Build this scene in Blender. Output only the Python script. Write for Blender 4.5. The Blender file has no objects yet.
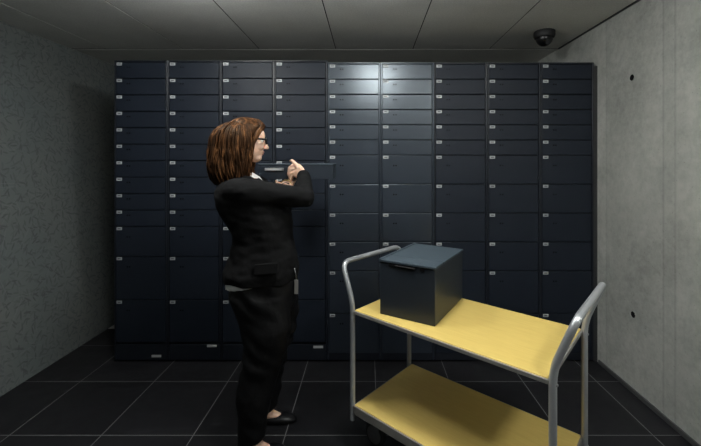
import bpy, bmesh, math, random
from mathutils import Vector, Matrix, noise
random.seed(7)
S = bpy.context.scene
C = S.collection
R = math.radians
PI = math.pi

# ------------------------------------------------------------------ camera, world, lamps, exposure
cd = bpy.data.cameras.new('camera')
cd.lens = 19.1
cd.sensor_width = 36
cd.shift_x = -0.0250
cd.shift_y = -0.0842
cd.clip_start = 0.02
cam = bpy.data.objects.new('camera', cd)
C.objects.link(cam)
cam.location = (0, 0, 1.475)
cam.rotation_euler = (R(90), 0, 0)
S.camera = cam

S.view_settings.view_transform = 'Standard'
S.view_settings.look = 'None'
S.view_settings.gamma = 1
S.view_settings.exposure = 0.45
S.view_settings.use_curve_mapping = False

w = bpy.data.worlds.new('world')
S.world = w
w.use_nodes = True
w.node_tree.nodes['Background'].inputs[0].default_value = (0.75, 0.85, 1.0, 1)
w.node_tree.nodes['Background'].inputs[1].default_value = 0.02

# lamp nearest the lockers inferred from their highlight; left and right ones added as fill (built with the setting)
LAMPS = [((0.10, 1.50, 2.508), 52.0, 'round opal ceiling lamp nearest the lockers'),
         ((-1.05, 1.75, 2.508), 42.0, 'added round opal fill lamp on the left, toward the patterned wall'),  # added out of view to lift the locker shadow on the left wall
         ((1.20, 0.40, 2.508), 56.0, 'added round opal fill lamp by the concrete right wall')]  # added out of view to brighten the right wall and trolley
LAMP_COLOR = (0.98, 1.0, 0.985, 1)

# ------------------------------------------------------------------ materials
def nt(name):
    m = bpy.data.materials.new(name)
    m.use_nodes = True
    t = m.node_tree
    b = t.nodes['Principled BSDF']
    return m, t, b

def node(t, kind, **kw):
    n = t.nodes.new(kind)
    for k, v in kw.items():
        if k in n.inputs.keys():
            n.inputs[k].default_value = v
        else:
            setattr(n, k, v)
    return n

def mat(name, col, rough=0.5, metal=0.0, spec=0.5, var=0.12, scale=12.0, bump=0.0, bscale=60.0, coat=0.0, stretch=(1, 1, 1)):
    m, t, b = nt(name)
    tc = node(t, 'ShaderNodeTexCoord')
    mp = node(t, 'ShaderNodeMapping')
    mp.inputs['Scale'].default_value = stretch
    t.links.new(tc.outputs['Object'], mp.inputs[0])
    n = node(t, 'ShaderNodeTexNoise', Scale=scale, Detail=4.0)
    t.links.new(mp.outputs[0], n.inputs['Vector'])
    mx = node(t, 'ShaderNodeMix', data_type='RGBA')
    t.links.new(n.outputs['Fac'], mx.inputs[0])
    mx.inputs[6].default_value = tuple(c * (1 - var) for c in col) + (1,)
    mx.inputs[7].default_value = tuple(min(1, c * (1 + var)) for c in col) + (1,)
    t.links.new(mx.outputs[2], b.inputs['Base Color'])
    b.inputs['Roughness'].default_value = rough
    b.inputs['Metallic'].default_value = metal
    b.inputs['Specular IOR Level'].default_value = spec
    if coat:
        b.inputs['Coat Weight'].default_value = coat
    if bump:
        n2 = node(t, 'ShaderNodeTexNoise', Scale=bscale, Detail=3.0)
        t.links.new(mp.outputs[0], n2.inputs['Vector'])
        bp = node(t, 'ShaderNodeBump', Strength=bump, Distance=0.004)
        t.links.new(n2.outputs['Fac'], bp.inputs['Height'])
        t.links.new(bp.outputs[0], b.inputs['Normal'])
    return m

def ramp(t, src, stops):
    r = node(t, 'ShaderNodeValToRGB')
    e = r.color_ramp.elements
    while len(e) < len(stops):
        e.new(0.5)
    for el, (p, c) in zip(e, stops):
        el.position = p
        el.color = c if len(c) == 4 else tuple(c) + (1,)
    t.links.new(src, r.inputs[0])
    return r

def mth(t, op, a, b=None, c=None):
    n = node(t, 'ShaderNodeMath', operation=op)
    for i, v in enumerate((a, b, c)):
        if v is None:
            continue
        if isinstance(v, (int, float)):
            n.inputs[i].default_value = v
        else:
            t.links.new(v, n.inputs[i])
    return n.outputs[0]

M = {}
M['steel'] = mat('navy powder coated steel', (0.0105, 0.0150, 0.0245), 0.50, spec=0.30, var=0.10, scale=9, bump=0.06, bscale=260)
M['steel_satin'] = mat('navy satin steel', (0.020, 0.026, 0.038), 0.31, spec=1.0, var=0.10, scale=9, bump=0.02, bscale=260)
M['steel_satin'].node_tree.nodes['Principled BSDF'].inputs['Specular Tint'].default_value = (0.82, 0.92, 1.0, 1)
M['steel_body'] = mat('navy steel carcass', (0.010, 0.013, 0.020), 0.40, var=0.08)
M['gap'] = mat('black recess', (0.004, 0.004, 0.005), 0.8, spec=0.1, var=0.0)
M['plate'] = mat('white number plate', (0.46, 0.48, 0.49), 0.45, var=0.05)
M['plate_ink'] = mat('grey plate print', (0.10, 0.10, 0.11), 0.6, var=0.0)
M['strip'] = mat('pale maker strip', (0.55, 0.56, 0.56), 0.45, var=0.05)
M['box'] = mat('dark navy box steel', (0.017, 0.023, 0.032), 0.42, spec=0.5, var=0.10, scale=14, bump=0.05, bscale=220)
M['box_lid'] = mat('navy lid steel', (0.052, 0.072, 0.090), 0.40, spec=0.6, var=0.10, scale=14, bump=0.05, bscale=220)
M['tube'] = mat('silver grey painted tube', (0.50, 0.52, 0.54), 0.34, metal=0.55, var=0.06, scale=20)
M['rim'] = mat('grey steel rim', (0.27, 0.26, 0.24), 0.45, metal=0.2, var=0.08)
M['rubber'] = mat('dark grey rubber', (0.035, 0.035, 0.036), 0.7)
M['zinc'] = mat('zinc plated caster metal', (0.45, 0.46, 0.47), 0.3, metal=0.9)
M['black_plastic'] = mat('black plastic', (0.012, 0.012, 0.013), 0.6)
M['dome'] = mat('smoked dome', (0.006, 0.006, 0.007), 0.30, spec=0.4)
M['white_paint'] = mat('white painted strip', (0.62, 0.62, 0.60), 0.7)
M['plaster'] = mat('grey plaster', (0.42, 0.42, 0.39), 0.85, var=0.15, scale=4, bump=0.2, bscale=80)
M['dark_trim'] = mat('dark trim', (0.030, 0.031, 0.033), 0.5)
M['jacket'] = mat('black jacket cloth', (0.0048, 0.0048, 0.0052), 0.85, spec=0.15, var=0.3, scale=30, bump=0.5, bscale=35)
M['trousers'] = mat('black satin trousers', (0.005, 0.005, 0.0055), 0.50, spec=0.22, var=0.25, scale=25, bump=0.5, bscale=28)
M['shirt'] = mat('white shirt cloth', (0.75, 0.75, 0.74), 0.8, var=0.04)
M['skin'] = mat('skin', (0.80, 0.52, 0.38), 0.5, var=0.10, scale=40)
M['skin'].node_tree.nodes['Principled BSDF'].inputs['Subsurface Weight'].default_value = 0.12
M['skin'].node_tree.nodes['Principled BSDF'].inputs['Subsurface Radius'].default_value = (0.01, 0.004, 0.002)
M['lips'] = mat('lips', (0.42, 0.15, 0.13), 0.45)
M['eye'] = mat('eye', (0.6, 0.58, 0.55), 0.2)
M['leather'] = mat('black shoe leather', (0.006, 0.006, 0.007), 0.4, spec=0.3)
M['gold'] = mat('gold chain', (0.70, 0.48, 0.20), 0.3, metal=0.9)
M['nail'] = mat('nail', (0.60, 0.33, 0.26), 0.3)
M['lens'] = mat('spectacle frame', (0.006, 0.006, 0.007), 0.25)

def glass():
    m, t, b = nt('spectacle lens glass')
    b.inputs['Alpha'].default_value = 0.12
    b.inputs['Roughness'].default_value = 0.02
    b.inputs['IOR'].default_value = 1.03
    return m
M['glass'] = glass()

def hairmat():
    m, t, b = nt('auburn hair')
    tc = node(t, 'ShaderNodeTexCoord')
    n = node(t, 'ShaderNodeTexNoise', Scale=55.0, Detail=3.0)
    mp = node(t, 'ShaderNodeMapping')
    mp.inputs['Scale'].default_value = (1, 1, 0.16)
    t.links.new(tc.outputs['Object'], mp.inputs[0])
    t.links.new(mp.outputs[0], n.inputs['Vector'])
    r = ramp(t, n.outputs['Fac'], [(0.30, (0.011, 0.005, 0.0025)), (0.50, (0.042, 0.018, 0.008)), (0.70, (0.17, 0.075, 0.030))])
    t.links.new(r.outputs[0], b.inputs['Base Color'])
    b.inputs['Roughness'].default_value = 0.48
    b.inputs['Specular IOR Level'].default_value = 0.14
    b.inputs['Specular Tint'].default_value = (1.0, 0.75, 0.5, 1)
    bp = node(t, 'ShaderNodeBump', Strength=0.5, Distance=0.004)
    t.links.new(n.outputs['Fac'], bp.inputs['Height'])
    t.links.new(bp.outputs[0], b.inputs['Normal'])
    return m
M['hair'] = hairmat()

def beech():
    m, t, b = nt('yellow beech laminate')
    tc = node(t, 'ShaderNodeTexCoord')
    mp = node(t, 'ShaderNodeMapping')
    mp.inputs['Scale'].default_value = (2.5, 26, 26)
    t.links.new(tc.outputs['Object'], mp.inputs[0])
    n = node(t, 'ShaderNodeTexNoise', Scale=3.0, Detail=5.0, Distortion=0.6)
    t.links.new(mp.outputs[0], n.inputs['Vector'])
    r = ramp(t, n.outputs['Fac'], [(0.3, (0.70, 0.51, 0.145)), (0.7, (0.76, 0.565, 0.170))])
    t.links.new(r.outputs[0], b.inputs['Base Color'])
    b.inputs['Roughness'].default_value = 0.42
    return m
M['beech'] = beech()

def floor_mat():
    m, t, b = nt('black stone tiles')
    tc = node(t, 'ShaderNodeTexCoord')
    sp = node(t, 'ShaderNodeSeparateXYZ')
    t.links.new(tc.outputs['Object'], sp.inputs[0])
    def line(axis, off):
        p = mth(t, 'DIVIDE', mth(t, 'SUBTRACT', sp.outputs[axis], off), 0.5)
        f = mth(t, 'FRACT', p)
        d = mth(t, 'ABSOLUTE', mth(t, 'SUBTRACT', f, 0.5))
        return mth(t, 'GREATER_THAN', d, 0.5 - 0.0042), mth(t, 'FLOOR', p)
    lx, ix = line('X', 0.05)
    ly, iy = line('Y', 0.022)
    g = mth(t, 'MAXIMUM', lx, ly)
    cb = node(t, 'ShaderNodeCombineXYZ')
    t.links.new(ix, cb.inputs[0])
    t.links.new(iy, cb.inputs[1])
    wn = node(t, 'ShaderNodeTexWhiteNoise')
    t.links.new(cb.outputs[0], wn.inputs['Vector'])
    n = node(t, 'ShaderNodeTexNoise', Scale=6.0, Detail=6.0)
    t.links.new(tc.outputs['Object'], n.inputs['Vector'])
    v = mth(t, 'ADD', mth(t, 'MULTIPLY', n.outputs['Fac'], 0.6), mth(t, 'MULTIPLY', wn.outputs['Value'], 0.4))
    r = ramp(t, v, [(0.2, (0.0085, 0.0085, 0.010)), (0.8, (0.0165, 0.0165, 0.019))])
    mx = node(t, 'ShaderNodeMix', data_type='RGBA')
    t.links.new(g, mx.inputs[0])
    t.links.new(r.outputs[0], mx.inputs[6])
    mx.inputs[7].default_value = (0.20, 0.20, 0.20, 1)
    t.links.new(mx.outputs[2], b.inputs['Base Color'])
    rr = ramp(t, n.outputs['Fac'], [(0.3, (0.42,) * 3), (0.7, (0.58,) * 3)])
    t.links.new(rr.outputs[0], b.inputs['Roughness'])
    b.inputs['Specular IOR Level'].default_value = 0.28
    bp = node(t, 'ShaderNodeBump', Strength=0.15, Distance=0.002)
    n2 = node(t, 'ShaderNodeTexNoise', Scale=40.0, Detail=4.0)
    t.links.new(tc.outputs['Object'], n2.inputs['Vector'])
    t.links.new(n2.outputs['Fac'], bp.inputs['Height'])
    t.links.new(bp.outputs[0], b.inputs['Normal'])
    return m
M['floor'] = floor_mat()

def ceiling_mat():
    m, t, b = nt('grey mineral ceiling panel')
    tc = node(t, 'ShaderNodeTexCoord')
    n = node(t, 'ShaderNodeTexNoise', Scale=110.0, Detail=3.0)
    n1 = node(t, 'ShaderNodeTexNoise', Scale=3.0, Detail=4.0)
    for q in (n, n1):
        t.links.new(tc.outputs['Object'], q.inputs['Vector'])
    v = mth(t, 'ADD', mth(t, 'MULTIPLY', n.outputs['Fac'], 0.6), mth(t, 'MULTIPLY', n1.outputs['Fac'], 0.4))
    r = ramp(t, v, [(0.32, (0.58, 0.58, 0.55)), (0.68, (0.80, 0.80, 0.76))])
    t.links.new(r.outputs[0], b.inputs['Base Color'])
    b.inputs['Roughness'].default_value = 0.9
    bp = node(t, 'ShaderNodeBump', Strength=0.25, Distance=0.002)
    t.links.new(n.outputs['Fac'], bp.inputs['Height'])
    t.links.new(bp.outputs[0], b.inputs['Normal'])
    return m
M['ceiling'] = ceiling_mat()

def concrete_mat():
    m, t, b = nt('board marked concrete')
    tc = node(t, 'ShaderNodeTexCoord')
    n1 = node(t, 'ShaderNodeTexNoise', Scale=2.2, Detail=7.0, Roughness=0.6)
    n2 = node(t, 'ShaderNodeTexNoise', Scale=26.0, Detail=6.0, Roughness=0.7)
    for q in (n1, n2):
        t.links.new(tc.outputs['Object'], q.inputs['Vector'])
    v = mth(t, 'ADD', mth(t, 'MULTIPLY', n1.outputs['Fac'], 0.55), mth(t, 'MULTIPLY', n2.outputs['Fac'], 0.45))
    r = ramp(t, v, [(0.36, (0.29, 0.30, 0.275)), (0.50, (0.40, 0.41, 0.38)), (0.62, (0.49, 0.50, 0.465))])
    # formwork joints running up the wall
    sp = node(t, 'ShaderNodeSeparateXYZ')
    t.links.new(tc.outputs['Object'], sp.inputs[0])
    wob = mth(t, 'MULTIPLY', mth(t, 'SUBTRACT', n2.outputs['Fac'], 0.5), 0.010)
    yy = mth(t, 'ADD', sp.outputs['Y'], wob)
    acc = None
    for y0, wd, k in ((2.672, 0.009, 0.10), (2.156, 0.007, 0.16), (2.072, 0.007, 0.14), (1.45, 0.006, 0.12), (0.6, 0.006, 0.12)):
        d = mth(t, 'ABSOLUTE', mth(t, 'SUBTRACT', yy, y0))
        s = mth(t, 'MULTIPLY', mth(t, 'LESS_THAN', d, wd), k)
        acc = s if acc is None else mth(t, 'ADD', acc, s)
    # the strip between two joints is a little paler
    band = mth(t, 'MULTIPLY', mth(t, 'LESS_THAN', mth(t, 'ABSOLUTE', mth(t, 'SUBTRACT', yy, 2.114)), 0.042), 0.04)
    band2 = mth(t, 'MULTIPLY', mth(t, 'GREATER_THAN', yy, 2.672), -0.10)
    tot = mth(t, 'ADD', mth(t, 'ADD', acc, band), band2)
    mx = node(t, 'ShaderNodeMix', data_type='RGBA', blend_type='MULTIPLY')
    mx.inputs[0].default_value = 1
    t.links.new(r.outputs[0], mx.inputs[6])
    k = mth(t, 'SUBTRACT', 1.0, tot)
    cc = node(t, 'ShaderNodeCombineXYZ')
    for i in range(3):
        t.links.new(k, cc.inputs[i])
    t.links.new(cc.outputs[0], mx.inputs[7])
    # pores
    vo = node(t, 'ShaderNodeTexVoronoi', Scale=34.0)
    t.links.new(tc.outputs['Object'], vo.inputs['Vector'])
    pr = ramp(t, vo.outputs['Distance'], [(0.06, (0.62,) * 3), (0.13, (1,) * 3)])
    mx2 = node(t, 'ShaderNodeMix', data_type='RGBA', blend_type='MULTIPLY')
    mx2.inputs[0].default_value = 0.8
    t.links.new(mx.outputs[2], mx2.inputs[6])
    t.links.new(pr.outputs[0], mx2.inputs[7])
    t.links.new(mx2.outputs[2], b.inputs['Base Color'])
    b.inputs['Roughness'].default_value = 0.8
    b.inputs['Specular IOR Level'].default_value = 0.3
    bp = node(t, 'ShaderNodeBump', Strength=0.35, Distance=0.004)
    t.links.new(n2.outputs['Fac'], bp.inputs['Height'])
    t.links.new(bp.outputs[0], b.inputs['Normal'])
    return m
M['concrete'] = concrete_mat()

def pattern_mat():
    """grey-green wall covering: short darker dabs lying every way between faint paler scratches"""
    m, t, b = nt('stroke patterned wall covering')
    tc = node(t, 'ShaderNodeTexCoord')
    sp = node(t, 'ShaderNodeSeparateXYZ')
    t.links.new(tc.outputs['Object'], sp.inputs[0])
    def dashes(scale, half_len, half_wid, ox, oy):
        cb = node(t, 'ShaderNodeCombineXYZ')
        t.links.new(mth(t, 'MULTIPLY_ADD', sp.outputs['Y'], scale, ox), cb.inputs[0])
        t.links.new(mth(t, 'MULTIPLY_ADD', sp.outputs['Z'], scale, oy), cb.inputs[1])
        vo = node(t, 'ShaderNodeTexVoronoi', voronoi_dimensions='2D', Scale=1.0)
        t.links.new(cb.outputs[0], vo.inputs['Vector'])
        df = node(t, 'ShaderNodeVectorMath', operation='SUBTRACT')
        t.links.new(cb.outputs[0], df.inputs[0])
        t.links.new(vo.outputs['Position'], df.inputs[1])
        sc = node(t, 'ShaderNodeSeparateColor')
        t.links.new(vo.outputs['Color'], sc.inputs[0])
        vr = node(t, 'ShaderNodeVectorRotate', rotation_type='Z_AXIS')
        t.links.new(df.outputs[0], vr.inputs['Vector'])
        t.links.new(mth(t, 'MULTIPLY', sc.outputs[0], PI), vr.inputs['Angle'])
        s2 = node(t, 'ShaderNodeSeparateXYZ')
        t.links.new(vr.outputs[0], s2.inputs[0])
        u = mth(t, 'DIVIDE', s2.outputs[0], half_len)
        v = mth(t, 'DIVIDE', s2.outputs[1], half_wid)
        d = mth(t, 'ADD', mth(t, 'MULTIPLY', u, u), mth(t, 'MULTIPLY', v, v))
        on = mth(t, 'SUBTRACT', 1.0, mth(t, 'SMOOTH_MIN', d, 1.0, 0.3))
        on = mth(t, 'MINIMUM', mth(t, 'MULTIPLY', on, 2.5), 1.0)
        return mth(t, 'MULTIPLY', on, mth(t, 'ADD', mth(t, 'MULTIPLY', sc.outputs[1], 0.75), 0.25))
    dark = None
    for a in ((13.0, 0.40, 0.085, 1.3, 7.1), (15.0, 0.42, 0.085, 21.7, 3.9), (11.0, 0.40, 0.075, 9.4, 31.2), (18.0, 0.42, 0.11, 40.3, 12.8)):
        q = dashes(*a)
        dark = q if dark is None else mth(t, 'MAXIMUM', dark, q)
    pale = None
    for a in ((5.0, 0.62, 0.022, 4.3, 17.7), (6.5, 0.62, 0.028, 51.2, 8.3), (4.2, 0.66, 0.018, 14.1, 63.0)):
        q = dashes(*a)
        pale = q if pale is None else mth(t, 'MAXIMUM', pale, q)
    big = node(t, 'ShaderNodeTexNoise', Scale=1.6, Detail=3.0)
    t.links.new(tc.outputs['Object'], big.inputs['Vector'])
    base = ramp(t, big.outputs['Fac'], [(0.3, (0.128, 0.148, 0.148)), (0.7, (0.160, 0.170, 0.160))])
    mx = node(t, 'ShaderNodeMix', data_type='RGBA')
    t.links.new(mth(t, 'MULTIPLY', dark, 0.62), mx.inputs[0])
    t.links.new(base.outputs[0], mx.inputs[6])
    mx.inputs[7].default_value = (0.056, 0.066, 0.070, 1)
    mx2 = node(t, 'ShaderNodeMix', data_type='RGBA')
    t.links.new(mth(t, 'MULTIPLY', pale, 0.45), mx2.inputs[0])
    t.links.new(mx.outputs[2], mx2.inputs[6])
    mx2.inputs[7].default_value = (0.185, 0.203, 0.197, 1)
    t.links.new(mx2.outputs[2], b.inputs['Base Color'])
    b.inputs['Roughness'].default_value = 0.65
    b.inputs['Specular IOR Level'].default_value = 0.3
    return m
M['pattern'] = pattern_mat()

def emit_mat(k):
    m, t, b = nt('lamp diffuser')
    b.inputs['Base Color'].default_value = (0.8, 0.8, 0.8, 1)
    b.inputs['Emission Color'].default_value = LAMP_COLOR
    b.inputs['Emission Strength'].default_value = k
    return m

# ------------------------------------------------------------------ mesh helpers
def obj(name, bm, m, parent=None, smooth=False, angle=None):
    me = bpy.data.meshes.new(name)
    bm.normal_update()
    bm.to_mesh(me)
    bm.free()
    return link(name, me, m, parent, smooth, angle)

def link(name, me, m, parent=None, smooth=False, angle=None):
    o = bpy.data.objects.new(name, me)
    C.objects.link(o)
    for mm in (m if isinstance(m, (list, tuple)) else [m]):
        if mm is not None:
            me.materials.append(mm)
    if smooth:
        for p in me.polygons:
            p.use_smooth = True
        if angle:
            md = o.modifiers.new('edges', 'EDGE_SPLIT')
            md.split_angle = R(angle)
    if parent:
        o.parent = parent
    return o

def thing(name, label, cat, loc=(0, 0, 0), rotz=0, group=None):
    o = bpy.data.objects.new(name, None)
    C.objects.link(o)
    o.empty_display_size = 0.1
    o.location = loc
    o.rotation_euler = (0, 0, rotz)
    return tag(o, label, cat, group)

def tag(o, label, cat, group=None):
    o['label'] = label
    o['category'] = cat
    if group:
        o['group'] = group
    return o

def struct(name, bm, m, parent=None):
    o = obj(name, bm, m, parent)
    if parent is None:
        o['kind'] = 'structure'
    return o

def box(bm, x0, x1, y0, y1, z0, z1, bev=0.0, mi=0, mtx=None, seg=2):
    r = bmesh.ops.create_cube(bm, size=1)
    vs = r['verts']
    for v in vs:
        v.co = Vector(((x0 + x1) / 2 + v.co.x * (x1 - x0), (y0 + y1) / 2 + v.co.y * (y1 - y0), (z0 + z1) / 2 + v.co.z * (z1 - z0)))
    fs = set(f for v in vs for f in v.link_faces)
    if bev:
        es = list(set(e for v in vs for e in v.link_edges))
        rr = bmesh.ops.bevel(bm, geom=es, offset=bev, segments=seg, affect='EDGES', profile=0.5)
        fs = set(f for f in fs if f.is_valid) | set(rr['faces'])
        vs = list(set(v for f in fs for v in f.verts))
    for f in fs:
        f.material_index = mi
    if mtx:
        for v in vs:
            v.co = mtx @ v.co
    return vs

def newbox(*a, **k):
    bm = bmesh.new()
    box(bm, *a, **k)
    return bm

def quad(bm, pts, mi=0):
    f = bm.faces.new([bm.verts.new(p) for p in pts])
    f.material_index = mi
    return f

def tube(bm, pts, rad, n=10, cap=True, mi=0, closed=False):
    """round tube through points; rad is one radius or one per point"""
    pts = [Vector(p) for p in pts]
    rs = rad if isinstance(rad, (list, tuple)) else [rad] * len(pts)
    rings = []
    up = None
    m = len(pts)
    for i, p in enumerate(pts):
        a = pts[(i - 1) % m] if (closed or i > 0) else pts[0]
        b = pts[(i + 1) % m] if (closed or i < m - 1) else pts[-1]
        d = (b - a).normalized()
        if up is None:
            up = Vector((0, 0, 1)) if abs(d.z) < 0.9 else Vector((1, 0, 0))
        s = d.cross(up)
        if s.length < 1e-6:
            s = d.cross(Vector((0, 1, 0)))
        s.normalize()
        up = s.cross(d).normalized()
        rings.append([bm.verts.new(p + (s * math.cos(2 * PI * k / n) + up * math.sin(2 * PI * k / n)) * rs[i]) for k in range(n)])
    cnt = m if closed else m - 1
    for i in range(cnt):
        A, B = rings[i], rings[(i + 1) % m]
        for k in range(n):
            f = bm.faces.new((A[k], A[(k + 1) % n], B[(k + 1) % n], B[k]))
            f.material_index = mi
            f.smooth = True
    if cap and not closed:
        bm.faces.new(list(reversed(rings[0]))).material_index = mi
        bm.faces.new(rings[-1]).material_index = mi

def arcpath(pts, rad, seg=6):
    """polyline with its inner corners rounded"""
    pts = [Vector(p) for p in pts]
    out = [pts[0]]
    for i in range(1, len(pts) - 1):
        p = pts[i]
        a = (pts[i - 1] - p)
        b = (pts[i + 1] - p)
        r = min(rad, a.length * 0.48, b.length * 0.48)
        p0 = p + a.normalized() * r
        p1 = p + b.normalized() * r
        for k in range(seg + 1):
            s = k / seg
            out.append(p0 * (1 - s) ** 2 + p * 2 * s * (1 - s) + p1 * s ** 2)
    out.append(pts[-1])
    return out

def ball(bm, c, r, mtx=None, u=20, v=14, mi=0):
    r = (r, r, r) if isinstance(r, (int, float)) else r
    res = bmesh.ops.create_uvsphere(bm, u_segments=u, v_segments=v, radius=1)
    for q in res['verts']:
        p = Vector((q.co.x * r[0], q.co.y * r[1], q.co.z * r[2])) + Vector(c)
        q.co = mtx @ p if mtx else p
    for f in set(f for q in res['verts'] for f in q.link_faces):
        f.smooth = True
        f.material_index = mi

def limb(bm, pts, rad, n=14, mtx=None):
    """tapered limb with round ends, sampled smoothly through its joints"""
    pts = [Vector(p) for p in pts]
    if mtx:
        pts = [mtx @ p for p in pts]
    P, Q = [], []
    for i in range(len(pts) - 1):
        for k in range(6):
            s = k / 6
            P.append(pts[i].lerp(pts[i + 1], s))
            Q.append(rad[i] * (1 - s) + rad[i + 1] * s)
    P.append(pts[-1])
    Q.append(rad[-1])
    tube(bm, P, Q, n)
    for p, r in zip(pts, rad):
        ball(bm, p, r, u=n, v=8)

def rings_loft(bm, rings):
    rv = [[bm.verts.new(p) for p in r] for r in rings]
    n = len(rv[0])
    for i in range(len(rv) - 1):
        for k in range(n):
            bm.faces.new((rv[i][k], rv[i][(k + 1) % n], rv[i + 1][(k + 1) % n], rv[i + 1][k]))
    bm.faces.new(list(reversed(rv[0])))
    bm.faces.new(rv[-1])

def ell(cx, cy, z, a, b, n=32, p=2.3, yaw=0.0, slope=0.0):
    out = []
    for k in range(n):
        t = 2 * PI * k / n
        c, s = math.cos(t), math.sin(t)
        x = a * math.copysign(abs(c) ** (2 / p), c)
        y = b * math.copysign(abs(s) ** (2 / p), s)
        xr = x * math.cos(yaw) - y * math.sin(yaw)
        yr = x * math.sin(yaw) + y * math.cos(yaw)
        out.append(Vector((cx + xr, cy + yr, z + slope * x)))
    return out

def fuse(name, bm, m, parent, voxel, smooth=6, wrinkle=None):
    """weld overlapping shapes into one continuous smooth surface"""
    me = bpy.data.meshes.new(name)
    bmesh.ops.recalc_face_normals(bm, faces=bm.faces)
    bm.to_mesh(me)
    bm.free()
    tmp = bpy.data.objects.new('tmp', me)
    C.objects.link(tmp)
    md = tmp.modifiers.new('r', 'REMESH')
    md.mode = 'VOXEL'
    md.voxel_size = voxel
    if smooth:
        sm = tmp.modifiers.new('s', 'SMOOTH')
        sm.factor = 0.5
        sm.iterations = smooth
    dg = bpy.context.evaluated_depsgraph_get()
    dg.update()
    out = bpy.data.meshes.new_from_object(tmp.evaluated_get(dg))
    bpy.data.objects.remove(tmp)
    bpy.data.meshes.remove(me)
    out.name = name
    if wrinkle:
        ns = [v.normal.copy() for v in out.vertices]
        for v, nn in zip(out.vertices, ns):
            v.co += nn * wrinkle(v.co)
    return link(name, out, m, parent, smooth=True)

# ------------------------------------------------------------------ the setting
CZ = 2.508          # ceiling height
YE = 3.33           # where the tiled floor and the panel ceiling end
YB = -2.6           # wall behind the camera
XR = 1.712
XLB, XLT = -2.33, -2.66   # the left wall leans outward

struct('floor', newbox(-3.0, 2.1, YB - 0.2, YE, -0.1, 0.0), M['floor'])
struct('trim_1', newbox(-3.0, 2.1, YE, 4.3, -0.1, -0.001), M['white_paint'])      # pale strip behind the lockers

bm = bmesh.new()
xs = [-2.80, -2.352, -1.66, -0.978, -0.29, 0.402, 1.09, XR - 0.012]
for i in range(len(xs) - 1):
    y0 = YE
    for L in (2.07, 2.07, 2.07):
        box(bm, xs[i] + 0.004, xs[i + 1] - 0.004, y0 - L + 0.002, y0 - 0.002, CZ, CZ + 0.004, 0.001, seg=1)
        y0 -= L
struct('ceiling', bm, M['ceiling'])
struct('joint_shade_sheet', newbox(-3.0, 2.1, YB - 0.2, 4.3, CZ + 0.005, CZ + 0.08), M['gap'])         # black sheet standing in for the shaded void over the panel joints
struct('trim_3', newbox(-3.0, 2.1, YE + 0.020, 4.3, CZ, CZ + 0.004), M['ceiling'])     # plain border over the lockers
struct('wall_back', newbox(-3.0, 2.1, 4.15, 4.3, 0, CZ), M['plaster'])
struct('wall_front', newbox(-3.0, 2.1, YB - 0.15, YB, 0, CZ + 0.03), M['white_paint'])

bm = bmesh.new()
z1 = CZ + 0.06
xt = XLB + (XLT - XLB) * z1 / CZ
v = [(XLB, YB, 0), (XLB, 4.2, 0), (xt, 4.2, z1), (xt, YB, z1)]
a = [bm.verts.new(p) for p in v]
c = [bm.verts.new((p[0] - 0.12, p[1], p[2])) for p in v]
bm.faces.new(a)
bm.faces.new(list(reversed(c)))
for i in range(4):
    bm.faces.new((a[i], c[i], c[(i + 1) % 4], a[(i + 1) % 4]))
bmesh.ops.recalc_face_normals(bm, faces=bm.faces)
struct('wall_left', bm, M['pattern'])

wall_r = struct('wall_right', newbox(XR, XR + 0.2, YB, 4.2, 0, CZ + 0.06), M['concrete'])
for (y, z) in ((2.41, 2.035), (2.40, 0.503), (1.1, 2.035), (1.1, 0.503)):
    bm = bmesh.new()
    n = 18
    prof = [(0.026, 0.0), (0.023, 0.004), (0.020, 0.0015), (0.014, 0.0008), (0.0, 0.0006)]
    rr = [[bm.verts.new((XR - h - 0.0005, y + r * math.cos(2 * PI * k / n) * (1 + 0.1 * math.sin(3 * k)), z + r * math.sin(2 * PI * k / n))) for k in range(n)] for r, h in prof[:-1]]
    for i in range(len(rr) - 1):
        for k in range(n):
            f = bm.faces.new((rr[i][k], rr[i][(k + 1) % n], rr[i + 1][(k + 1) % n], rr[i + 1][k]))
            f.material_index = 0 if i < 2 else 1
    f = bm.faces.new(rr[-1])
    f.material_index = 1
    obj('tie_hole', bm, [M['concrete'], M['gap']], wall_r)
struct('baseboard_right', newbox(XR - 0.012, XR, YB, 2.75, 0, 0.028, 0.002), mat('grey skirting', (0.07, 0.07, 0.072), 0.5))
struct('shadow_gap_strip', newbox(XR - 0.012, XR, YB, YE, CZ - 0.006, CZ + 0.02), M['dark_trim'])     # dark strip standing in for the shadow gap along the right wall

def lathe(prof, n=28):
    g = bmesh.new()
    rings_loft(g, [[(r * math.cos(2 * PI * k / n), r * math.sin(2 * PI * k / n), z) for k in range(n)] for r, z in prof])
    bmesh.ops.recalc_face_normals(g, faces=g.faces)
    return g

# the ceiling lamps: one inferred, two added as fill
for loc, power, lab in LAMPS:
    t = thing('ceiling_light', lab, 'lamp', loc, 0, 'round ceiling lamps')
    obj('lamp_base', lathe([(0.050, 0.0), (0.050, -0.016), (0.022, -0.024), (0.020, -0.072)], 28), M['rim'], t)
    obj('diffuser', lathe([(0.140 * math.cos(R(a)) + 0.001, -0.118 - 0.055 * math.sin(R(a))) for a in (-84, -70, -52, -35, -18, 0, 18, 35, 52, 70, 86)], 36), emit_mat(power), t, smooth=True)

# ------------------------------------------------------------------ lockers
X0, CWD = -1.889, 0.3970
FY = 2.771
left_rows = [0.1226] * 10 + [0.2235, 0.324, 0.316]
right_rows = [0.1133] * 6 + [0.2155] * 4 + [0.316, 0.300]
door_mesh = {}

def door_bm(wd, h):
    bm = bmesh.new()
    box(bm, -wd / 2, wd / 2, 0.0, 0.016, -h, 0, 0.0022, seg=2)
    return bm

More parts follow.
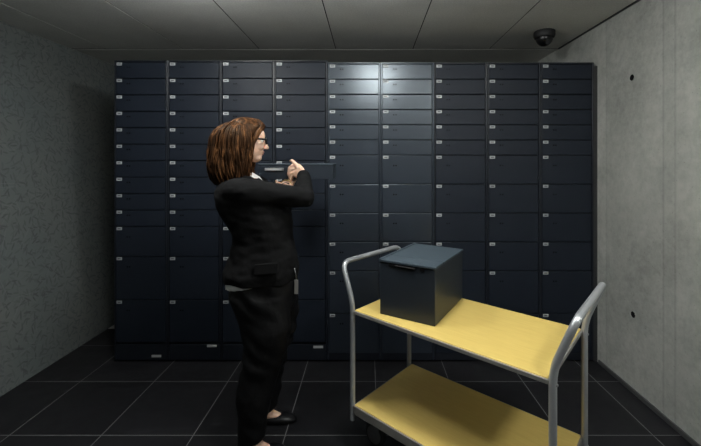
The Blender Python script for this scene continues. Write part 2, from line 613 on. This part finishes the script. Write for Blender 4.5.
def plate_bm():
    bm = bmesh.new()
    box(bm, -0.020, 0.020, -0.0025, 0.0005, -0.011, 0.011, 0.0008, seg=1)
    box(bm, -0.011, 0.011, -0.0030, -0.0024, -0.0035, 0.0035, 0, mi=1)
    return bm

def key_bm():
    bm = bmesh.new()
    for dx in (-0.0085, 0.0085):
        r = bmesh.ops.create_cone(bm, cap_ends=True, segments=14, radius1=0.0058, radius2=0.0058, depth=0.004)
        for q in r['verts']:
            x, y, z = q.co
            q.co = (x + dx, z - 0.0002, y)
        box(bm, dx - 0.0012, dx + 0.0012, -0.0026, -0.0021, -0.004, 0.004)
    return bm

def as_mesh(name, bm, mats):
    me = bpy.data.meshes.new(name)
    bm.normal_update()
    bm.to_mesh(me)
    bm.free()
    for m in mats:
        me.materials.append(m)
    return me

PLATE = as_mesh('number_plate', plate_bm(), [M['plate'], M['plate_ink']])
KEYS = as_mesh('keyhole', key_bm(), [M['gap']])

def put(name, me, parent, loc, label=None):
    o = bpy.data.objects.new(name, me)
    C.objects.link(o)
    o.parent = parent
    o.location = loc
    if label:
        o['label'] = label
    return o

col_labels = [
    'tall navy steel locker column beside the patterned left wall, maker strip on its plinth',
    'second navy locker column from the patterned left wall, left of the woman',
    'navy steel locker column directly behind the woman with brown hair',
    'navy steel locker column directly behind the hands and the held flat box',
    'glossy navy locker column with bright top doors, just right of the held deposit box',
    'glossy navy locker column with bright top doors, directly behind the box on the trolley',
    'navy locker column right of the two shiny columns, behind the middle of the trolley',
    'navy locker column second from the right concrete wall',
    'navy locker column at the right end, next to the bare concrete wall',
]
for ci in range(9):
    left = ci < 4
    top = 2.247 if left else 2.232
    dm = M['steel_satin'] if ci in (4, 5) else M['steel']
    t = thing('locker_cabinet', col_labels[ci], 'locker', (X0 + CWD * (ci + 0.5), FY, 0), 0, 'steel locker columns')
    hw = CWD / 2 - 0.0012
    # carcass: back box, side stiles, top rail and plinth
    bm = bmesh.new()
    zb = 0.132 if left else 0.068
    box(bm, -hw, hw, 0.022, 0.48, 0.015, top - 0.002)
    box(bm, -hw, -hw + 0.008, -0.003, 0.03, 0.015, top, 0.0018)
    box(bm, hw - 0.013, hw, -0.003, 0.03, 0.015, top, 0.0040)
    box(bm, -hw + 0.008, hw - 0.013, -0.001, 0.03, top - 0.010, top, 0.0015)
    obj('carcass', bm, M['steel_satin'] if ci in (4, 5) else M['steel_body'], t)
    obj('plinth', newbox(-hw + 0.008, hw - 0.013, 0.004, 0.022, 0.012, zb - 0.004, 0.0015), M['steel_body'], t)
    obj('toe_base', newbox(-hw, hw, 0.03, 0.46, 0.0, 0.015), M['gap'], t)
    z = top - 0.012
    xl, xr = -hw + 0.011, hw - 0.0165
    wd = xr - xl
    for h in (left_rows if left else right_rows):
        key = (round(h, 4), dm.name)
        if key not in door_mesh:
            door_mesh[key] = as_mesh('door', door_bm(wd, h - 0.006), [dm])
        d = put('door', door_mesh[key], t, ((xl + xr) / 2, 0.0, z - 0.003))
        put('number_plate', PLATE, d, (-wd / 2 + 0.024, 0, -0.0125))
        put('keyhole', KEYS, d, (-wd / 2 + 0.092, 0, -min(0.036, h * 0.34) if h < 0.2 else -0.074))
        z -= h
    strip = {0: (0.112, 0.042), 1: (0.128, 0.118), 2: (0.12, 0.118), 3: (0.128, 0.110)}
    if ci in strip:
        sx, sz = strip[ci]
        y = 0.0 if sz > zb + 0.0 else 0.004
        obj('maker_strip', newbox(sx - 0.036, sx + 0.036, 0.002, 0.0045, sz - 0.009, sz + 0.009, 0.0008), M['strip'], t, )
struct('trim_5', newbox(X0 + 9 * CWD + 0.001, XR, FY + 0.004, FY + 0.03, 0.0, 2.205), M['dark_trim'])   # filler between lockers and wall

# ------------------------------------------------------------------ trolley
TA = math.atan2(-0.601, 0.693)
TL, TW = 0.917, 0.515
tr = thing('service_trolley', 'two-shelf trolley with yellow wooden boards and grey tube handles, box standing on it', 'trolley', (-0.068, 1.893, 0), TA)
def shelf(name, z, th, lip):
    g = bmesh.new()
    box(g, 0.0, TL, 0.0, TW, z - th, z, 0.004)
    s = obj(name, g, M['beech'], tr)
    g = bmesh.new()
    e = 0.004
    box(g, -e, TL + e, -e - 0.003, 0.012, z - lip, z - 0.004, 0.002)
    box(g, -e, TL + e, TW - 0.012, TW + e + 0.003, z - lip, z - 0.004, 0.002)
    box(g, -e - 0.003, 0.012, 0.012, TW - 0.012, z - lip, z - 0.004, 0.002)
    box(g, TL - 0.012, TL + e + 0.003, 0.012, TW - 0.012, z - lip, z - 0.004, 0.002)
    obj('edge_rim', g, M['rim'], s)
    return s
shelf('upper_shelf', 0.732, 0.018, 0.020)
shelf('lower_shelf', 0.25, 0.018, 0.046)
RT = 0.0135
for end in (-1, 1):
    xo = -0.018 if end < 0 else TL + 0.015
    g = bmesh.new()
    ya, yb = 0.004, TW - 0.004
    pts = arcpath([(xo, ya, 0.165), (xo, ya, 0.765), (xo + end * 0.075, ya, 0.958), (xo + end * 0.075, yb, 0.958), (xo, yb, 0.765), (xo, yb, 0.165)], 0.055, 7)
    tube(g, pts, RT, 14)
    hf = obj('handle_frame', g, M['tube'], tr, smooth=True, angle=50)
    for yy in (ya, yb):
        for zz in (0.715, 0.215):
            g = bmesh.new()
            x0, x1 = (xo, 0.0) if end < 0 else (TL, xo)
            tube(g, [(x0, yy + 0.012, zz), (x1, yy + 0.012, zz)], 0.006, 8)
            ball(g, (xo + end * 0.0135, yy, zz), (0.004, 0.006, 0.006), u=10, v=6)
            obj('bolt', g, M['zinc'], hf)
for (cx, cy) in ((0.075, 0.115), (0.075, TW - 0.075), (TL - 0.075, 0.075), (TL - 0.075, TW - 0.115)):
    g = bmesh.new()
    box(g, cx - 0.045, cx + 0.045, cy - 0.04, cy + 0.04, 0.196, 0.206, 0.002)
    tube(g, [(cx, cy, 0.165), (cx, cy, 0.197)], 0.020, 14)
    for s in (-1, 1):
        mt = Matrix.Translation((cx - 0.012, cy + s * 0.022, 0.108)) @ Matrix.Rotation(R(14), 4, 'Y')
        box(g, -0.018, 0.018, -0.0015, 0.0015, -0.062, 0.062, 0.001, mtx=mt, seg=1)
    box(g, cx - 0.030, cx + 0.024, cy - 0.024, cy + 0.024, 0.158, 0.168, 0.002)
    cs = obj('caster', g, M['zinc'], tr)
    g = bmesh.new()
    prof = [(0.018, -0.016), (0.054, -0.014), (0.062, -0.009), (0.064, 0.0), (0.062, 0.009), (0.054, 0.014), (0.018, 0.016)]
    n = 28
    rr = [[(cx - 0.03 + r * math.cos(2 * PI * k / n), cy + h, 0.064 + r * math.sin(2 * PI * k / n)) for k in range(n)] for r, h in prof]
    rings_loft(g, rr)
    bmesh.ops.recalc_face_normals(g, faces=g.faces)
    obj('wheel', g, M['rubber'], cs, smooth=True, angle=40)
    g = bmesh.new()
    tube(g, [(cx - 0.03, cy - 0.020, 0.064), (cx - 0.03, cy + 0.020, 0.064)], 0.044, 22)
    tube(g, [(cx - 0.03, cy - 0.027, 0.064), (cx - 0.03, cy + 0.027, 0.064)], 0.008, 10)
    obj('wheel_hub', g, M['zinc'], cs, smooth=True, angle=40)

# ------------------------------------------------------------------ big box on the trolley
BA = math.atan2(-0.147, 0.246)
bw, bd, bh = 0.287, 0.425, 0.262
bt = thing('storage_box', 'closed dark navy steel box with hinged lid standing on the yellow trolley shelf', 'box', (0.059, 1.843, 0.7325), BA)
g = bmesh.new()
box(g, 0, bw, 0, bd, 0, bh - 0.004, 0.003)
obj('body', g, M['box'], bt)
g = bmesh.new()
box(g, -0.004, bw + 0.004, -0.005, 0.105, bh - 0.002, bh + 0.010, 0.0025)       # fixed front flap
box(g, -0.004, bw + 0.004, 0.107, bd + 0.004, bh - 0.002, bh + 0.009, 0.0025)
box(g, -0.004, 0.008, -0.005, bd + 0.004, bh + 0.008, bh + 0.013, 0.0015)
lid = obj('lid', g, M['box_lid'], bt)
g = bmesh.new()
for (x0, x1) in ((0.05, 0.09), (0.10, 0.19), (0.215, 0.235)):
    box(g, x0, x1, -0.0035, 0.002, bh - 0.020, bh - 0.004, 0.001)
obj('lid_lip', g, M['gap'], lid)
g = bmesh.new()
box(g, 0.085, 0.19, -0.009, -0.001, bh - 0.014, bh - 0.008, 0.002)
obj('handle', g, M['black_plastic'], bt)

# ------------------------------------------------------------------ dome camera
ct = thing('security_camera', 'black dome security camera on the ceiling near the right wall', 'camera', (1.375, 2.90, CZ), 0)
obj('mount_base', lathe([(0.074, 0.0), (0.078, -0.006), (0.078, -0.040), (0.070, -0.052), (0.060, -0.054)]), M['black_plastic'], ct, smooth=True, angle=35)
obj('dome', lathe([(0.062, -0.050)] + [(0.062 * math.cos(R(a)), -0.054 - 0.062 * math.sin(R(a))) for a in (0, 12, 25, 40, 55, 70, 84)]), M['dome'], ct, smooth=True)
g = bmesh.new()
tube(g, [(0, -0.03, -0.085), (0, -0.060, -0.100)], 0.019, 14)
obj('camera_lens', g, M['black_plastic'], ct, smooth=True, angle=40)

# ------------------------------------------------------------------ the woman
HY = 2.02
pr = thing('person', 'woman with brown bob and glasses in black jacket and trousers, holding a deposit box', 'person', (-0.56, 2.0, 0))
def PM(p):
    return Vector(p)
def up(o):
    """person parts are modelled in room coordinates: keep them there under the person's empty"""
    o.matrix_parent_inverse = Matrix.Translation(pr.location).inverted()
    return o

HEADC = Vector((-0.662, 2.045, 1.605))
HM = Matrix.Translation(HEADC) @ Matrix.Rotation(R(21), 4, 'Z') @ Matrix.Rotation(R(5), 4, 'Y')

# --- body (skin): one continuous surface, hands and feet included
g = bmesh.new()
ball(g, (-0.012, 0, 0.020), (0.096, 0.076, 0.096), HM, 28, 20)          # cranium
ball(g, (0.028, 0, -0.030), (0.060, 0.061, 0.080), HM, 24, 16)          # face
ball(g, (0.050, 0, -0.088), (0.034, 0.036, 0.030), HM, 20, 12)          # chin
ball(g, (0.010, 0, -0.062), (0.055, 0.055, 0.040), HM, 20, 12)          # jaw
ball(g, (0.062, 0, 0.030), (0.028, 0.055, 0.040), HM, 20, 12)           # brow
limb(g, [(0.082, 0, 0.012), (0.100, 0, -0.022), (0.106, 0, -0.030)], [0.008, 0.012, 0.012], 12, HM)   # nose
for s in (-1, 1):
    ball(g, (0.094, s * 0.010, -0.033), 0.008, HM, 10, 8)
    ball(g, (0.060, s * 0.036, -0.028), (0.024, 0.022, 0.026), HM, 14, 10)   # cheeks
    ball(g, (-0.008, s * 0.078, -0.006), (0.018, 0.008, 0.030), HM, 12, 10)  # ears
    ball(g, (0.070, s * 0.030, 0.018), (0.018, 0.018, 0.007), HM, 12, 8)     # brow ridge
ball(g, (0.079, 0, -0.057), (0.014, 0.022, 0.009), HM, 14, 8)            # lips
ball(g, (0.076, 0, -0.068), (0.014, 0.019, 0.009), HM, 14, 8)
limb(g, [HEADC + Vector((-0.035, 0, -0.06)), (-0.69, 2.03, 1.40)], [0.052, 0.056], 18)   # neck
# torso under the clothes
rings_loft(g, [ell(-0.555, 2.0, 0.80, 0.125, 0.150), ell(-0.56, 2.0, 0.92, 0.130, 0.155), ell(-0.565, 2.0, 1.06, 0.110, 0.128),
               ell(-0.60, 2.0, 1.22, 0.125, 0.145), ell(-0.65, 2.0, 1.34, 0.110, 0.165), ell(-0.675, 2.01, 1.40, 0.07, 0.10)])
SHR, ELR, WRR = Vector((-0.640, 1.850, 1.335)), Vector((-0.328, 1.945, 1.300)), Vector((-0.378, 2.165, 1.408))
SHL, ELL_, WRL = Vector((-0.640, 2.185, 1.335)), Vector((-0.50, 2.205, 1.08)), Vector((-0.492, 2.215, 1.338))
for a, e, wv in ((SHR, ELR, WRR), (SHL, ELL_, WRL)):
    limb(g, [a, e, wv], [0.048, 0.038, 0.024])
for hipy, kney, anky in ((1.915, 1.905, 1.885), (2.085, 2.105, 2.125)):
    limb(g, [(-0.545, hipy, 0.83), (-0.535, kney, 0.46), (-0.590, anky, 0.09)], [0.085, 0.052, 0.034])
    limb(g, [(-0.605, anky, 0.055), (-0.572, anky, 0.050), (-0.495, anky + 0.006, 0.024), (-0.450, anky + 0.008, 0.021)], [0.032, 0.030, 0.017, 0.012])
    ball(g, (-0.625, anky, 0.045), (0.03, 0.028, 0.03))

def hand(g, wrist, palm, side, fingers, thumb):
    """palm slab plus four finger chains and a thumb chain, each given as explicit joints"""
    wrist, palm, side = Vector(wrist), Vector(palm), Vector(side).normalized()
    for k in (-1.0, -0.33, 0.33, 1.0):
        limb(g, [wrist + side * 0.013 * k, wrist.lerp(palm, 0.55) + side * 0.026 * k, palm + side * 0.030 * k], [0.016, 0.0145, 0.0125], 10)
    for f in fingers:
        limb(g, f, [0.0105, 0.0095, 0.0088, 0.0075][:len(f)], 10)
    limb(g, thumb, [0.016, 0.012, 0.0098, 0.0082][:len(thumb)], 10)

# right hand: thumb over the top edge of the box, fingers lying left and down its near face
BXF = 2.272
hand(g, WRR, (-0.428, BXF - 0.028, 1.436), (0.35, 0.1, 1.0),
     [[(-0.434, BXF - 0.026, 1.466), (-0.462, BXF - 0.020, 1.464), (-0.478, BXF - 0.014, 1.452), (-0.484, BXF - 0.0095, 1.436)],
      [(-0.438, BXF - 0.026, 1.448), (-0.468, BXF - 0.019, 1.442), (-0.482, BXF - 0.013, 1.426), (-0.486, BXF - 0.0095, 1.408)],
      [(-0.438, BXF - 0.026, 1.428), (-0.464, BXF - 0.019, 1.418), (-0.476, BXF - 0.013, 1.402), (-0.478, BXF - 0.0095, 1.388)],
      [(-0.434, BXF - 0.026, 1.410), (-0.456, BXF - 0.019, 1.400), (-0.466, BXF - 0.013, 1.387), (-0.467, BXF - 0.0095, 1.376)]],
     [(-0.408, BXF - 0.042, 1.440), (-0.436, BXF - 0.030, 1.474), (-0.462, BXF - 0.014, 1.496), (-0.474, BXF + 0.010, 1.4935)])
# left hand: palm up under the box
hand(g, WRL, (-0.490, 2.272, 1.358), (1, 0, 0.0),
     [[(-0.520, 2.275, 1.358), (-0.524, 2.315, 1.364), (-0.524, 2.342, 1.370), (-0.523, 2.362, 1.373)],
      [(-0.500, 2.280, 1.358), (-0.502, 2.325, 1.364), (-0.502, 2.355, 1.370), (-0.501, 2.378, 1.373)],
      [(-0.480, 2.280, 1.358), (-0.480, 2.322, 1.364), (-0.480, 2.350, 1.370), (-0.480, 2.372, 1.373)],
      [(-0.460, 2.275, 1.358), (-0.458, 2.308, 1.364), (-0.458, 2.330, 1.370), (-0.458, 2.346, 1.373)]],
     [(-0.525, 2.235, 1.350), (-0.548, 2.252, 1.358), (-0.560, 2.270, 1.366), (-0.565, 2.290, 1.372)])
body = up(fuse('body', g, M['skin'], pr, 0.0042, 5))

# lips, eyes, spectacles
g = bmesh.new()
ball(g, (0.0835, 0, -0.0565), (0.011, 0.020, 0.0055), HM, 14, 8)
ball(g, (0.0810, 0, -0.0675), (0.011, 0.017, 0.006), HM, 14, 8)
up(obj('lips', g, M['lips'], pr))
for s in (-1, 1):
    g = bmesh.new()
    ball(g, (0.072, s * 0.032, 0.002), 0.0125, HM, 16, 12)
    for f in g.faces:
        cc = f.calc_center_median() - HM @ Vector((0.072, s * 0.032, 0.002))
        if cc.normalized().dot((HM.to_3x3() @ Vector((1, s * 0.15, 0)))) > 0.88:
            f.material_index = 1
    up(obj('eye', g, [M['eye'], M['lens']], pr))
g = bmesh.new()
for s in (-1, 1):
    c0 = Vector((0.098, s * 0.034, 0.004))
    pts = []
    for k in range(20):
        a = 2 * PI * k / 20
        pts.append(HM @ (c0 + Vector((-0.004 * abs(math.cos(a)), 0.027 * math.copysign(abs(math.cos(a)) ** 0.7, math.cos(a)), 0.0155 * math.copysign(abs(math.sin(a)) ** 0.7, math.sin(a))))))
    tube(g, pts, 0.0036, 8, closed=True)
    tube(g, [HM @ Vector(p) for p in ((0.095, s * 0.061, 0.010), (0.082, s * 0.073, 0.010), (0.02, s * 0.083, 0.009), (-0.02, s * 0.083, 0.0), (-0.035, s * 0.082, -0.018))], 0.0054, 8)
tube(g, [HM @ Vector(p) for p in ((0.098, -0.008, 0.008), (0.103, 0, 0.011), (0.098, 0.008, 0.008))], 0.0026, 8)
gl = up(obj('spectacles', g, M['lens'], pr, smooth=True))
g = bmesh.new()
for s in (-1, 1):
    c0 = Vector((0.096, s * 0.034, 0.004))
    vs = [[g.verts.new(HM @ (c0 + Vector((dx, 0.026 * math.cos(2 * PI * k / 20), 0.0145 * math.sin(2 * PI * k / 20))))) for k in range(20)] for dx in (-0.001, 0.001)]
    g.faces.new(vs[0])
    g.faces.new(list(reversed(vs[1])))
    for k in range(20):
        g.faces.new((vs[0][k], vs[1][k], vs[1][(k + 1) % 20], vs[0][(k + 1) % 20]))
bmesh.ops.recalc_face_normals(g, faces=g.faces)
o = obj('spectacle_lens', g, M['glass'], gl)

# --- hair: bob with volume at the back, built of a base mass and many tapering locks
HC = Vector((-0.675, 2.045, 1.605))
def Rout(th):
    """outer radius of the bob by direction: 0 = face, pi = back of head"""
    c = math.cos(th)
    if c < 0:
        return 0.128 + 0.056 * (-c) ** 1.3
    return 0.128 - 0.034 * c
YAWH = R(14)
def hpos(th, r, z):
    return Vector((HC.x + r * math.cos(th + YAWH), HC.y + r * math.sin(th + YAWH), z))
def strand(th, shrink=1.0, zend=None, seed=0.0):
    Rr = Rout(th) * shrink
    pts = []
    ztop = HC.z + 0.104 * (0.86 + 0.14 * shrink)
    zc = HC.z - 0.035
    for k in range(7):
        a = k / 6 * PI / 2
        pts.append(hpos(th, Rr * math.sin(a) ** 0.92, zc + (ztop - zc) * math.cos(a) ** 0.85 if k < 6 else zc))
    z0 = zc
    for k in range(1, 7):
        s = k / 6
        rr = Rr * (1 + 0.03 * math.sin(PI * s) - 0.02 * s - 0.16 * s ** 5) + 0.007 * math.sin(5.5 * s + seed * 6.3 + 2 * th)
        pts.append(hpos(th + 0.07 * math.sin(seed * 9 + s * 5), rr, z0 + (zend - z0) * s))
    return pts
def zend(th):
    d = abs(((th + PI) % (2 * PI)) - PI)       # 0 face .. pi back
    return 1.388 + 0.060 * max(0, 1 - (d - 0.75) / 0.8) if d < 1.45 else 1.378 - 0.012 * math.sin(d)
g = bmesh.new()
n = 40
prof_r, lim = [], 1.27
rg = []
for i in range(13):
    ring = []
    for k in range(n):
        th = lim + (2 * PI - 2 * lim) * k / (n - 1)
        ring.append(strand(th, 0.92, zend(th) + 0.012)[i])
    rg.append(ring)
# base mass: closed solid between the outer curtain and an inner one
inner = []
for i in range(13):
    ring = []
    for k in range(n):
        th = lim + (2 * PI - 2 * lim) * k / (n - 1)
        p = strand(th, 0.92, zend(th) + 0.012)[i]
        q = Vector((HC.x - 0.01, HC.y, p.z))
        ring.append(q.lerp(p, 0.40) if i > 4 else Vector((q.x, q.y, p.z - 0.035)).lerp(p, 0.4))
    inner.append(ring)
V1 = [[g.verts.new(p) for p in r] for r in rg]
V2 = [[g.verts.new(p) for p in r] for r in inner]
for i in range(12):
    for k in range(n - 1):
        g.faces.new((V1[i][k], V1[i][k + 1], V1[i + 1][k + 1], V1[i + 1][k]))
        g.faces.new((V2[i][k + 1], V2[i][k], V2[i + 1][k], V2[i + 1][k + 1]))
    for k, kk in ((0, 0), (n - 1, n - 1)):
        g.faces.new((V1[i][k], V1[i + 1][k], V2[i + 1][k], V2[i][k]))
for k in range(n - 1):
    g.faces.new((V1[12][k], V1[12][k + 1], V2[12][k + 1], V2[12][k]))
    g.faces.new((V1[0][k + 1], V1[0][k], V2[0][k], V2[0][k + 1]))
ball(g, (-0.020, 0, 0.040), (0.098, 0.088, 0.085), HM, 24, 16)         # hair close over the skull
ball(g, (0.028, 0, 0.074), (0.058, 0.070, 0.030), HM, 20, 12)          # hair rolled back from the forehead
hair = up(fuse('hair', g, M['hair'], pr, 0.006, 4))
g = bmesh.new()
for i in range(520):
    th = random.uniform(lim - 0.03, 2 * PI - lim + 0.03)
    sh = random.uniform(0.90, 1.01)
    P = strand(th, sh, zend(th) + random.uniform(-0.020, 0.022), random.random())
    jit = Vector((random.gauss(0, 0.003), random.gauss(0, 0.003), random.gauss(0, 0.003)))
    P = [p + jit * min(1, k / 4) for k, p in enumerate(P)]
    r0 = random.uniform(0.0032, 0.0062)
    tube(g, P, [r0 * q for q in (0.6, 0.8, 0.9, 1, 1, 1, 1, 1, 1, 0.95, 0.85, 0.6, 0.2)], 5)
for i in range(90):                                                       # fringe swept from the crown to the temple
    s = random.choice((-1, 1))
    u = random.uniform(0, 1)
    P = [HM @ Vector(p) for p in ((-0.03 + 0.03 * u, s * 0.004, 0.117), (0.035 + 0.025 * u, s * 0.022, 0.110 - 0.006 * u), (0.062 + 0.014 * u, s * 0.048, 0.084), (0.040 + 0.012 * u, s * 0.077, 0.040), (0.014 + 0.014 * u, s * 0.092, -0.020), (0.004 + 0.020 * u, s * 0.096, -0.080 - 0.06 * u))]
    jit = Vector((random.gauss(0, 0.003), random.gauss(0, 0.003), random.gauss(0, 0.003)))
    tube(g, [p + jit for p in P], [0.004, 0.006, 0.0065, 0.006, 0.005, 0.002], 5)
up(obj('hair_locks', g, M['hair'], pr, smooth=True))

# --- clothes
def nz(p, s, amp):
    return noise.noise(Vector((p.x * s, p.y * s, p.z * s))) * amp

g = bmesh.new()     # jacket
yw = R(6)
T = [(0.866, -0.760, -0.384, 0.200), (0.916, -0.758, -0.378, 0.200), (0.986, -0.731, -0.387, 0.186), (1.066, -0.712, -0.409, 0.168),
     (1.12, -0.735, -0.414, 0.168), (1.20, -0.778, -0.415, 0.176), (1.281, -0.803, -0.450, 0.184), (1.335, -0.806, -0.520, 0.180),
     (1.373, -0.786, -0.560, 0.150), (1.400, -0.755, -0.595, 0.105)]
rings_loft(g, [ell((a + b) / 2, 2.005, z, (b - a) / 2, h, 40, 2.4, yw, -0.02 if z < 0.9 else 0) for z, a, b, h in T])
limb(g, [(-0.665, 1.875, 1.335), SHR + Vector((0.03, 0, 0.0)), ELR, WRR + Vector((0.004, -0.008, -0.004))], [0.070, 0.068, 0.051, 0.038], 20)
limb(g, [(-0.665, 2.145, 1.335), SHL, ELL_, WRL + Vector((0, 0.012, -0.008))], [0.070, 0.066, 0.050, 0.036], 20)
tube(g, arcpath([(-0.60, 1.945, 1.385), (-0.70, 1.93, 1.412), (-0.755, 2.02, 1.418), (-0.70, 2.11, 1.412), (-0.60, 2.10, 1.385)], 0.07), 0.022, 12)   # collar roll
def jw(p):
    q = nz(p, 9, 0.010) + nz(Vector((p.x * 1.0, p.y, p.z * 1.8)), 18, 0.0055)
    return q * (1.0 if p.z < 1.36 else 0.4)
jacket = up(fuse('jacket', g, M['jacket'], pr, 0.0075, 6, jw))
# pocket flap and lapel
g = bmesh.new()
for k in range(2):
    pass
FL = [(-0.55, 1.800, 0.985), (-0.44, 1.808, 0.990), (-0.44, 1.802, 0.945), (-0.55, 1.794, 0.940)]
a = [g.verts.new(Vector(p)) for p in FL]
b = [g.verts.new(Vector(p) + Vector((0, 0.05, 0))) for p in FL]
g.faces.new(a)
g.faces.new(list(reversed(b)))
for i in range(4):
    g.faces.new((a[i], b[i], b[(i + 1) % 4], a[(i + 1) % 4]))
bmesh.ops.recalc_face_normals(g, faces=g.faces)
o = obj('pocket_flap', g, M['jacket'], jacket)

g = bmesh.new()     # white shirt: hem below the jacket at the back, collar at the neck
def sh(z, a, b, h, sl):
    return ell((a + b) / 2, 2.002, z, (b - a) / 2, h, 40, 2.3, yw, sl)
rings_loft(g, [sh(0.868, -0.752, -0.395, 0.192, 0.22), sh(0.90, -0.750, -0.395, 0.190, 0.12), sh(1.06, -0.695, -0.425, 0.155, 0), sh(1.25, -0.78, -0.46, 0.165, 0)])
shirt = up(fuse('shirt', g, M['shirt'], pr, 0.0075, 3))
g = bmesh.new()
for s in (-1, 1):
    A = [(-0.700, 2.03 + s * 0.066, 1.440), (-0.640, 2.035 + s * 0.060, 1.432), (-0.585, 2.04 + s * 0.030, 1.404), (-0.556, 2.04 + s * 0.020, 1.372),
         (-0.575, 2.04 + s * 0.062, 1.372), (-0.640, 2.035 + s * 0.080, 1.402), (-0.700, 2.03 + s * 0.082, 1.410)]
    A = [(p[0] - 0.018, p[1], p[2]) for p in A]
    top = [g.verts.new(Vector(p)) for p in A]
    bot = [g.verts.new(Vector(p) + Vector((-0.010, -s * 0.012, -0.010))) for p in A]
    g.faces.new(top)
    g.faces.new(list(reversed(bot)))
    for i in range(len(A)):
        g.faces.new((top[i], bot[i], bot[(i + 1) % len(A)], top[(i + 1) % len(A)]))
bmesh.ops.recalc_face_normals(g, faces=g.faces)
up(obj('shirt_collar', g, M['shirt'], pr))

g = bmesh.new()     # trousers
rings_loft(g, [ell(-0.560, 2.0, 0.935, 0.165, 0.170, 40, 2.3, yw), ell(-0.558, 2.0, 0.86, 0.176, 0.182, 40, 2.3, yw), ell(-0.560, 2.0, 0.798, 0.177, 0.186, 40, 2.3, yw),
               ell(-0.548, 2.0, 0.735, 0.160, 0.180, 40, 2.5, yw), ell(-0.535, 2.0, 0.70, 0.135, 0.165, 40, 2.6, yw)])
for (ys, dx) in (((1.905, 1.898, 1.892, 1.885, 1.885), 0.0), ((2.09, 2.10, 2.108, 2.12, 2.125), 0.004)):
    L = [(0.80, -0.560, 0.150, 0.095, ys[0]), (0.70, -0.532, 0.140, 0.094, ys[0]), (0.636, -0.521, 0.126, 0.092, ys[1]), (0.53, -0.524, 0.106, 0.086, ys[1]),
         (0.46, -0.540, 0.100, 0.082, ys[2]), (0.40, -0.558, 0.098, 0.080, ys[2]), (0.31, -0.576, 0.090, 0.077, ys[3]), (0.175, -0.585, 0.076, 0.070, ys[4]), (0.078, -0.592, 0.068, 0.066, ys[4])]
    rings_loft(g, [ell(cx + dx, y, z, a, b, 28, 2.1, 0, 0.22 if z < 0.1 else 0) for z, cx, a, b, y in reversed(L)])
def tw(p):
    q = nz(p, 8, 0.008)
    d = 0.010 * math.sin(p.z * 60 + p.x * 45 + 3 * noise.noise(p * 6)) * noise.noise(Vector((p.x * 5, p.y * 5, p.z * 3 + 7)))
    return q + d
up(fuse('trousers', g, M['trousers'], pr, 0.0075, 5, tw))

for ay in (1.885, 2.125):      # low-cut shoes
    g = bmesh.new()
    def sr(x, w, z0, z1, cy):
        return [Vector((x, cy + w * math.cos(2 * PI * k / 16), max(z0, (z0 + z1) / 2 + (z1 - z0) / 2 * 1.15 * math.sin(2 * PI * k / 16)) if math.sin(2 * PI * k / 16) < 0 else (z0 + z1) / 2 + (z1 - z0) / 2 * math.sin(2 * PI * k / 16))) for k in range(16)]
    rings_loft(g, [sr(-0.668, 0.016, 0.006, 0.045, ay), sr(-0.655, 0.030, 0.002, 0.058, ay), sr(-0.62, 0.036, 0.002, 0.055, ay), sr(-0.57, 0.037, 0.002, 0.044, ay + 0.002),
                   sr(-0.52, 0.042, 0.002, 0.042, ay + 0.005), sr(-0.48, 0.043, 0.002, 0.046, ay + 0.008), sr(-0.445, 0.036, 0.002, 0.038, ay + 0.009), sr(-0.418, 0.022, 0.003, 0.026, ay + 0.008), sr(-0.408, 0.008, 0.006, 0.018, ay + 0.008)])
    bmesh.ops.recalc_face_normals(g, faces=g.faces)
    s = up(obj('shoe', g, M['leather'], pr, smooth=True))
    g = bmesh.new()
    box(g, -0.665, -0.605, ay - 0.026, ay + 0.026, 0.0, 0.012, 0.003)
    obj('heel', g, M['rubber'], s)

g = bmesh.new()     # gold bracelet hanging at the left wrist, below the fingers
cc = WRL + Vector((0.0, 0.022, 0.010))
tube(g, [cc + Vector((0.034 * math.cos(2 * PI * k / 24), -0.003 - 0.006 * math.sin(2 * PI * k / 24), 0.030 * math.sin(2 * PI * k / 24))) for k in range(24)], 0.0032, 8, closed=True)
up(obj('bracelet', g, M['gold'], pr, smooth=True))

# ------------------------------------------------------------------ deposit box in her hands
db = thing('deposit_box', 'long flat dark steel deposit box held in the woman\'s hands', 'box', (-0.440, BXF, 1.382))
L2 = 0.226
g = bmesh.new()
box(g, -L2, L2, 0.0, 0.20, 0.0, 0.088, 0.003)
obj('body', g, M['box'], db)
g = bmesh.new()
box(g, -L2 - 0.003, L2 + 0.004, -0.004, 0.203, 0.088, 0.096, 0.002)
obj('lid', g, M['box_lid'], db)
g = bmesh.new()
box(g, -0.190, -0.075, -0.006, 0.001, 0.050, 0.069, 0.0015)
ch = obj('card_holder', g, M['zinc'], db)
g = bmesh.new()
box(g, -0.183, -0.088, -0.0075, -0.005, 0.054, 0.065, 0.0005)
obj('card', g, M['plate'], ch)

# ------------------------------------------------------------------ badge at her waist
bd_ = thing('id_badge', 'small white badge hanging at the woman\'s front waistband', 'badge', (-0.372, 1.93, 0.80))
g = bmesh.new()
box(g, -0.010, 0.010, -0.002, 0.002, 0.0, 0.075, 0.001)
obj('card', g, M['rim'], bd_)
g = bmesh.new()
tube(g, [(0, 0, 0.072), (-0.002, 0, 0.10), (-0.010, 0, 0.135)], 0.0022, 6)
obj('strap', g, M['zinc'], bd_)
